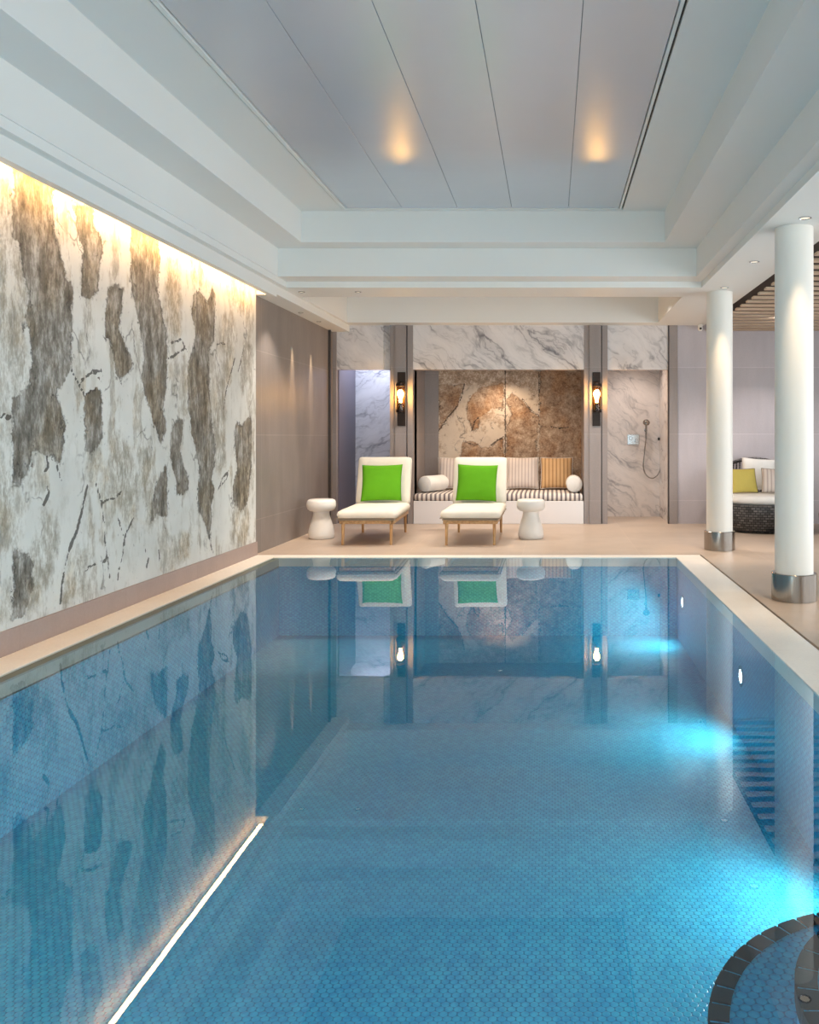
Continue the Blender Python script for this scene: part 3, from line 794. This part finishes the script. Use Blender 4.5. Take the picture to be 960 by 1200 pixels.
# pool lamps
def pool_lamp(y, label, p, x=PX1, rz=0.):
    e = thing('pool_light', label, 'pool light', (x, y, -.37), rz, group='underwater lamps in the pool wall')
    MB().lathe([(.045, .0), (.06, -.006), (.07, -.004), (.07, 0.)], 28, axis='x').build('rim', M['chrome'], e, smooth=40)
    MB().lathe([(0, -.008), (.03, -.007), (.045, -.003)], 28, axis='x').build('lens', M['poollens'], e, smooth=60)
    L = bpy.data.lights.new('pool_beam', 'SPOT'); L.energy = p; L.color = (1., .98, .95); L.spot_size = math.radians(150); L.spot_blend = .9; L.shadow_soft_size = .05
    o = bpy.data.objects.new('pool_beam', L); COL.objects.link(o); o.parent = e; o.location = (-.03, 0, 0); o.rotation_euler = (0, math.radians(62), 0)
pool_lamp(8.1, 'round underwater lamp in the right pool wall near the far end', 60)
pool_lamp(5.6, 'round underwater lamp in the right pool wall below the nearest column', 60)
pool_lamp(3.6, 'round underwater lamp in the right pool wall nearest the curved steps', 65)

pool_lamp(PY0, 'added underwater fill lamp out of view in the near end wall of the pool, left of the middle', 320, -1.7, -PI/2)  # both end-wall lamps are added out of view to brighten the pool evenly
pool_lamp(PY0, 'added underwater fill lamp out of view in the near end wall of the pool, right of the middle', 320, -.1, -PI/2)

# ------------------------------------------------------------------ loungers
def make_lounger(label):
    e = thing('sun_lounger', label, 'sun lounger', group='cream sun loungers at the pool end')
    fr = MB()
    for s in (-1, 1): fr.box(s*.285-.018, s*.285+.018, -.63, .66, .235, .275, .004, 1)
    fr.box(-.285, .285, -.63, -.595, .235, .275, .004, 1); fr.box(-.285, .285, .62, .655, .235, .275, .004, 1)
    for i in range(9):
        yy = -.53+i*.13; fr.box(-.27, .27, yy-.03, yy+.03, .262, .276, .003, 1)
    fr.build('frame', M['oak'], e)
    for x in (-.265, .265):
        for y_ in (-.6, .62):
            lg = MB(); sg = .03 if y_ > 0 else -.02
            lg.tube([(x, y_+sg, 0), (x, y_+sg*.4, .13), (x, y_, .25)], [.014, .017, .02], 12).build('leg', M['oakleg'], e, smooth=40)
    fr = MB(); fr.box(-.31, .31, -.66, .62, .276, .292, .004, 1); fr.build('seat_deck', M['piping'], e)
    st = MB().slab(.67, 1.30, .095, .04, 16, .012, (0, -.03, .288)); st.build('seat_cushion', M['cream'], e, smooth=180)
    pp = MB()
    for z in (.300,):
        q = [(-.335, -.68), (.335, -.68), (.335, .60), (-.335, .60)]
        pp.tube([(x*.99, y_*.99-.0, z) for x, y_ in q+[q[0]]], .005, 6)
    pp.build('piping', M['piping'], e)
    bk = MB().slab(.67, .62, .10, .018, 16, .012, (0, 0, 0))
    bk.xform(Matrix.Translation((0, .60, .36)) @ Matrix.Rotation(math.radians(68), 4, 'X') @ Matrix.Translation((0, .29, 0)))
    bk.build('backrest_cushion', M['cream'], e, smooth=180)
    bf = MB()
    bf.box(-.30, .30, -.02, .56, -.03, -.008, .004, 1)
    bf.xform(Matrix.Translation((0, .60, .36)) @ Matrix.Rotation(math.radians(68), 4, 'X'))
    bf.build('backrest_frame', M['oak'], e)
    return e
la = make_lounger('cream sun lounger with green pillow nearest the taupe wall')
lb = copy_tree(la)
la.location = (-2.08, 10.08, 0); la.rotation_euler.z = math.radians(2.6)
lb.location = (-.905, 10.08, 0); lb['label'] = 'cream sun lounger with green pillow in front of the cushioned bench niche'
def cushion(name, label, cat, mat, loc, size, rx, rz, group, ry=0., seed=0, trim=None):
    b = MB().pillow(size[0], size[1], size[2], seed=seed)
    o = b.build(name, mat, smooth=180)
    o.location = loc; o.rotation_euler = Euler((rx, ry, rz)); tag(o, label, cat, group)
    if trim:
        n = 22; pts = []
        for u, v in [(-1+2*i/n, -1) for i in range(n)]+[(1, -1+2*i/n) for i in range(n)]+[(1-2*i/n, 1) for i in range(n)]+[(-1, 1-2*i/n) for i in range(n+1)]:
            pts.append((size[0]/2*u*(1-.05*(1-v*v)), 0, size[1]/2*v*(1-.05*(1-u*u))))
        MB().tube(pts, .0045, 6).build('piping', trim, o, smooth=180)
    return o
cushion('throw_pillow', 'bright green square pillow on the lounger nearest the taupe wall', 'pillow', M['green'], (-2.10, 10.525, .635), (.50, .47, .14), math.radians(-20), math.radians(2.6), 'green pillows on the loungers', math.radians(-1), 1)
cushion('throw_pillow', 'bright green square pillow on the lounger in front of the niche', 'pillow', M['green'], (-.925, 10.525, .635), (.50, .47, .14), math.radians(-20), 0, 'green pillows on the loungers', math.radians(1.5), 4)

# side tables
def side_table(label):
    e = thing('side_table', label, 'side table', group='white mushroom shaped side tables')
    MB().lathe([(0, 0), (.135, 0), (.148, .012), (.152, .045), (.148, .09), (.135, .15), (.116, .21), (.10, .26), (.094, .30), (.097, .325), (0, .325)], 44).build('base', M['ceramic'], e, smooth=50)
    MB().lathe([(0, .322), (.10, .322), (.135, .33), (.158, .348), (.168, .375), (.17, .405), (.166, .435), (.155, .455), (.135, .464), (0, .466)], 44).build('top', M['ceramic'], e, smooth=50)
    return e
sa = side_table('white mushroom shaped side table standing against the taupe wall')
sb = copy_tree(sa); sa.location = (-2.73, 10.1, 0); sb.location = (-.25, 10.1, 0)
sb['label'] = 'white mushroom shaped side table standing right of the loungers before the niche'

# ------------------------------------------------------------------ bench niche
bn = MB(); bn.box(-1.912, .437, YB-.04, 12.86, 0, .315, .006, 1)
o = bn.build('bench', M['bench']); tag(o, 'white built-in bench filling the plaster niche', 'bench')
o = MB().slab(2.33, 1.08, .095, .02, 30, .008, (0, 0, 0)).build('bench_cushion', M['stripe_seat'], smooth=180, loc=(-.7375, 12.30, .316))
tag(o, 'grey and white striped seat pad lying on the white bench', 'seat pad')
grp = 'square cushions along the niche bench'
lean = math.radians(-14)
for x, mt, lb_, sd in ((-1.455, 'stripe_pale', 'pale pinstriped cushion at the left end of the niche bench, beside the bolster', 2),
                       (-.955, 'white_cloth', 'plain pale cushion mostly hidden behind the right lounger', 5),
                       (-.44, 'stripe_pale', 'pale pinstriped cushion between the right lounger and the tan cushion', 8),
                       (.07, 'stripe_tan', 'tan pinstriped cushion at the right end of the niche bench', 11)):
    cushion('bench_pillow', lb_, 'cushion', M[mt], (x, 12.66, .665), (.48, .47, .15), lean, 0, grp, 0, sd, M['white_cloth'])
def bolster(label, x, y_, rz):
    e = thing('bolster', label, 'bolster', (x, y_, .535), rz, 'round bolsters on the niche bench')
    MB().lathe([(0, -.25), (.09, -.25), (.108, -.243), (.114, -.225), (.114, .225), (.108, .243), (.09, .25), (0, .25)], 32, axis='y').build('cover', M['white_cloth'], e, smooth=40)
    for s in (-1, 1):
        MB().lathe([(0, s*.256), (.088, s*.254), (.098, s*.248)], 32, axis='y').build('end_panel', M['stripe_pale'] if s > 0 else M['white_cloth'], e, smooth=60)
bolster('white round bolster at the left end of the niche bench', -1.70, 12.25, math.radians(-24))
bolster('white round bolster at the right end of the niche bench', .315, 12.2, math.radians(0))

# ------------------------------------------------------------------ shower
e = thing('shower_valve', 'chrome two-knob shower valve on the marble back of the shower', 'shower valve', (1.225, 12.85, 1.16))
MB().box(-.09, .09, -.012, 0, -.075, .075, .004, 1).build('plate', M['chrome'], e)
for x, z in ((-.042, .02), (.042, -.02)):
    MB().lathe([(0, -.06), (.022, -.06), (.026, -.05), (.026, -.012), (0, -.012)], 20, (x, 0, z), axis='y').build('knob', M['chrome'], e, smooth=40)
e = thing('hand_shower', 'chrome hand shower on its wall bracket with a looping hose', 'hand shower', (1.41, 12.85, 1.3))
MB().lathe([(0, -.02), (.024, -.02), (.024, 0), (0, 0)], 20, axis='y').tube([(0, -.02, 0), (0, -.07, .01)], .012).build('bracket', M['chrome'], e, smooth=40)
MB().tube([(0, -.06, -.12), (0, -.07, .0), (0, -.085, .09)], [.011, .013, .015], 12).build('handle', M['steel'], e, smooth=40)
h = MB().lathe([(0, -.012), (.045, -.012), (.052, 0), (.045, .015), (.015, .03), (0, .03)], 24)
h.xform(Matrix.Translation((0, -.105, .115)) @ Matrix.Rotation(math.radians(62), 4, 'X')); h.build('spray_head', M['steel'], e, smooth=40)
pts = []
for i in range(25):
    a = PI*i/24
    if i == 0: pts.append((0, -.06, -.12)); pts.append((-.02, -.055, -.3))
    pts.append((.09-.13*math.cos(a), -.05, -.52-.20*math.sin(a)))
pts += [(.225, -.05, -.35), (.215, -.04, -.15)]
MB().tube(pts, .008, 8).build('hose', M['steel'], e, smooth=180)
MB().lathe([(0, -.03), (.022, -.03), (.022, .0), (0, 0)], 16, (.209, -.04, -.13), axis='x').build('outlet', M['black'], e, smooth=40)

# ------------------------------------------------------------------ daybeds
def daybed(label, x, y_, rz):
    e = thing('daybed', label, 'daybed', (x, y_, 0), rz, 'round black rattan daybeds')
    MB().lathe([(0, .0), (.50, .0), (.56, .04), (.61, .16), (.625, .30), (.615, .345), (.57, .36), (0, .36)], 64).build('base', M['rattan'], e, smooth=50)
    MB().lathe([(0, .36), (.56, .36), (.585, .385), (.585, .42), (.56, .45), (.3, .462), (0, .465)], 56).build('mattress', M['white_cloth'], e, smooth=60)
    rm = MB(); n = 30
    pts = [(.6*math.cos(a), .6*math.sin(a), .62+.28*math.sin(a)**1.5) for a in (math.radians(20+140*i/n) for i in range(n+1))]
    rm.tube(pts, .024, 8)
    rm.build('back_rail', M['rattan'], e, smooth=60)
    stv = MB()
    for i in range(0, n+1):
        p = Vector(pts[i]); stv.tube([(p.x*.99, p.y*.99, .34), (p.x*1.02, p.y*1.02, (p.z+.34)/2), tuple(p)], .011, 6)
    for q in (.45, .55):
        stv.tube([(x_*1.01, y2*1.01, min(q, z_)) for x_, y2, z_ in pts], .012, 6)
    stv.build('back_weave', M['rattan'], e, smooth=60)
    return e
daybed('round black rattan daybed with white mattress seen between the two columns', 2.70, 11.08, math.radians(-6))
daybed('round black rattan daybed mostly hidden behind the nearest column', 3.70, 9.75, math.radians(-35))
gp = 'pillows on the rattan daybed'
cushion('daybed_pillow', 'white pillow at the back of the daybed between the columns', 'pillow', M['white_cloth'], (2.77, 11.43, .70), (.46, .44, .15), math.radians(-16), math.radians(-4), gp, math.radians(4), 3)
cushion('daybed_pillow', 'yellow-green square pillow on the daybed between the columns', 'pillow', M['lime'], (2.50, 11.13, .628), (.35, .33, .11), math.radians(-20), math.radians(8), gp, math.radians(-1), 6, M['piping'])
cushion('daybed_pillow', 'pale striped pillow beside the yellow-green one on the daybed', 'pillow', M['stripe_pale'], (2.90, 11.10, .628), (.34, .33, .11), math.radians(-20), math.radians(-6), gp, math.radians(2), 9, M['piping'])

# cctv dome on the soffit by the back wall
e = thing('security_camera', 'small white camera fixed to the ceiling corner above the grey back wall', 'camera', (2.09-.06, YB-.12, 2.74))
MB().box(-.03, .03, -.03, .03, -.03, 0, .004, 1).build('mount', M['ceramic'], e)
MB().lathe([(0, -.09), (.02, -.09), (.03, -.075), (.034, -.05), (.03, -.028), (0, -.028)], 20).build('housing', M['ceramic'], e, smooth=50)
MB().lathe([(0, -.04), (.014, -.04), (.016, -.03), (0, -.03)], 16, (0, 0, -.06), axis='y').build('lens', M['black'], e)

# ------------------------------------------------------------------ world, camera, view
wd = bpy.data.worlds.new('world'); SC.world = wd; wd.use_nodes = True
bg = wd.node_tree.nodes['Background']; bg.inputs[0].default_value = (.8, .9, 1., 1); bg.inputs[1].default_value = 1.
cd = bpy.data.cameras.new('camera'); cam = bpy.data.objects.new('camera', cd); COL.objects.link(cam)
cam.location = (0, 0, 1.2); cam.rotation_euler = (PI/2, 0, 0)
cd.sensor_fit = 'VERTICAL'; cd.sensor_height = 36.; cd.lens = 36.*1000/1200
cd.shift_x = (480-647)/1200.; cd.shift_y = (512-600)/1200.
cd.clip_start = .05; cd.clip_end = 100
SC.camera = cam
vs = SC.view_settings
vs.view_transform = 'Standard'; vs.look = 'None'; vs.gamma = 1.; vs.use_curve_mapping = False; vs.exposure = -.4
SC.cycles.max_bounces = 10; SC.cycles.diffuse_bounces = 5; SC.cycles.glossy_bounces = 5; SC.cycles.transparent_max_bounces = 10
SC.cycles.use_denoising = True; SC.cycles.sample_clamp_indirect = 8.
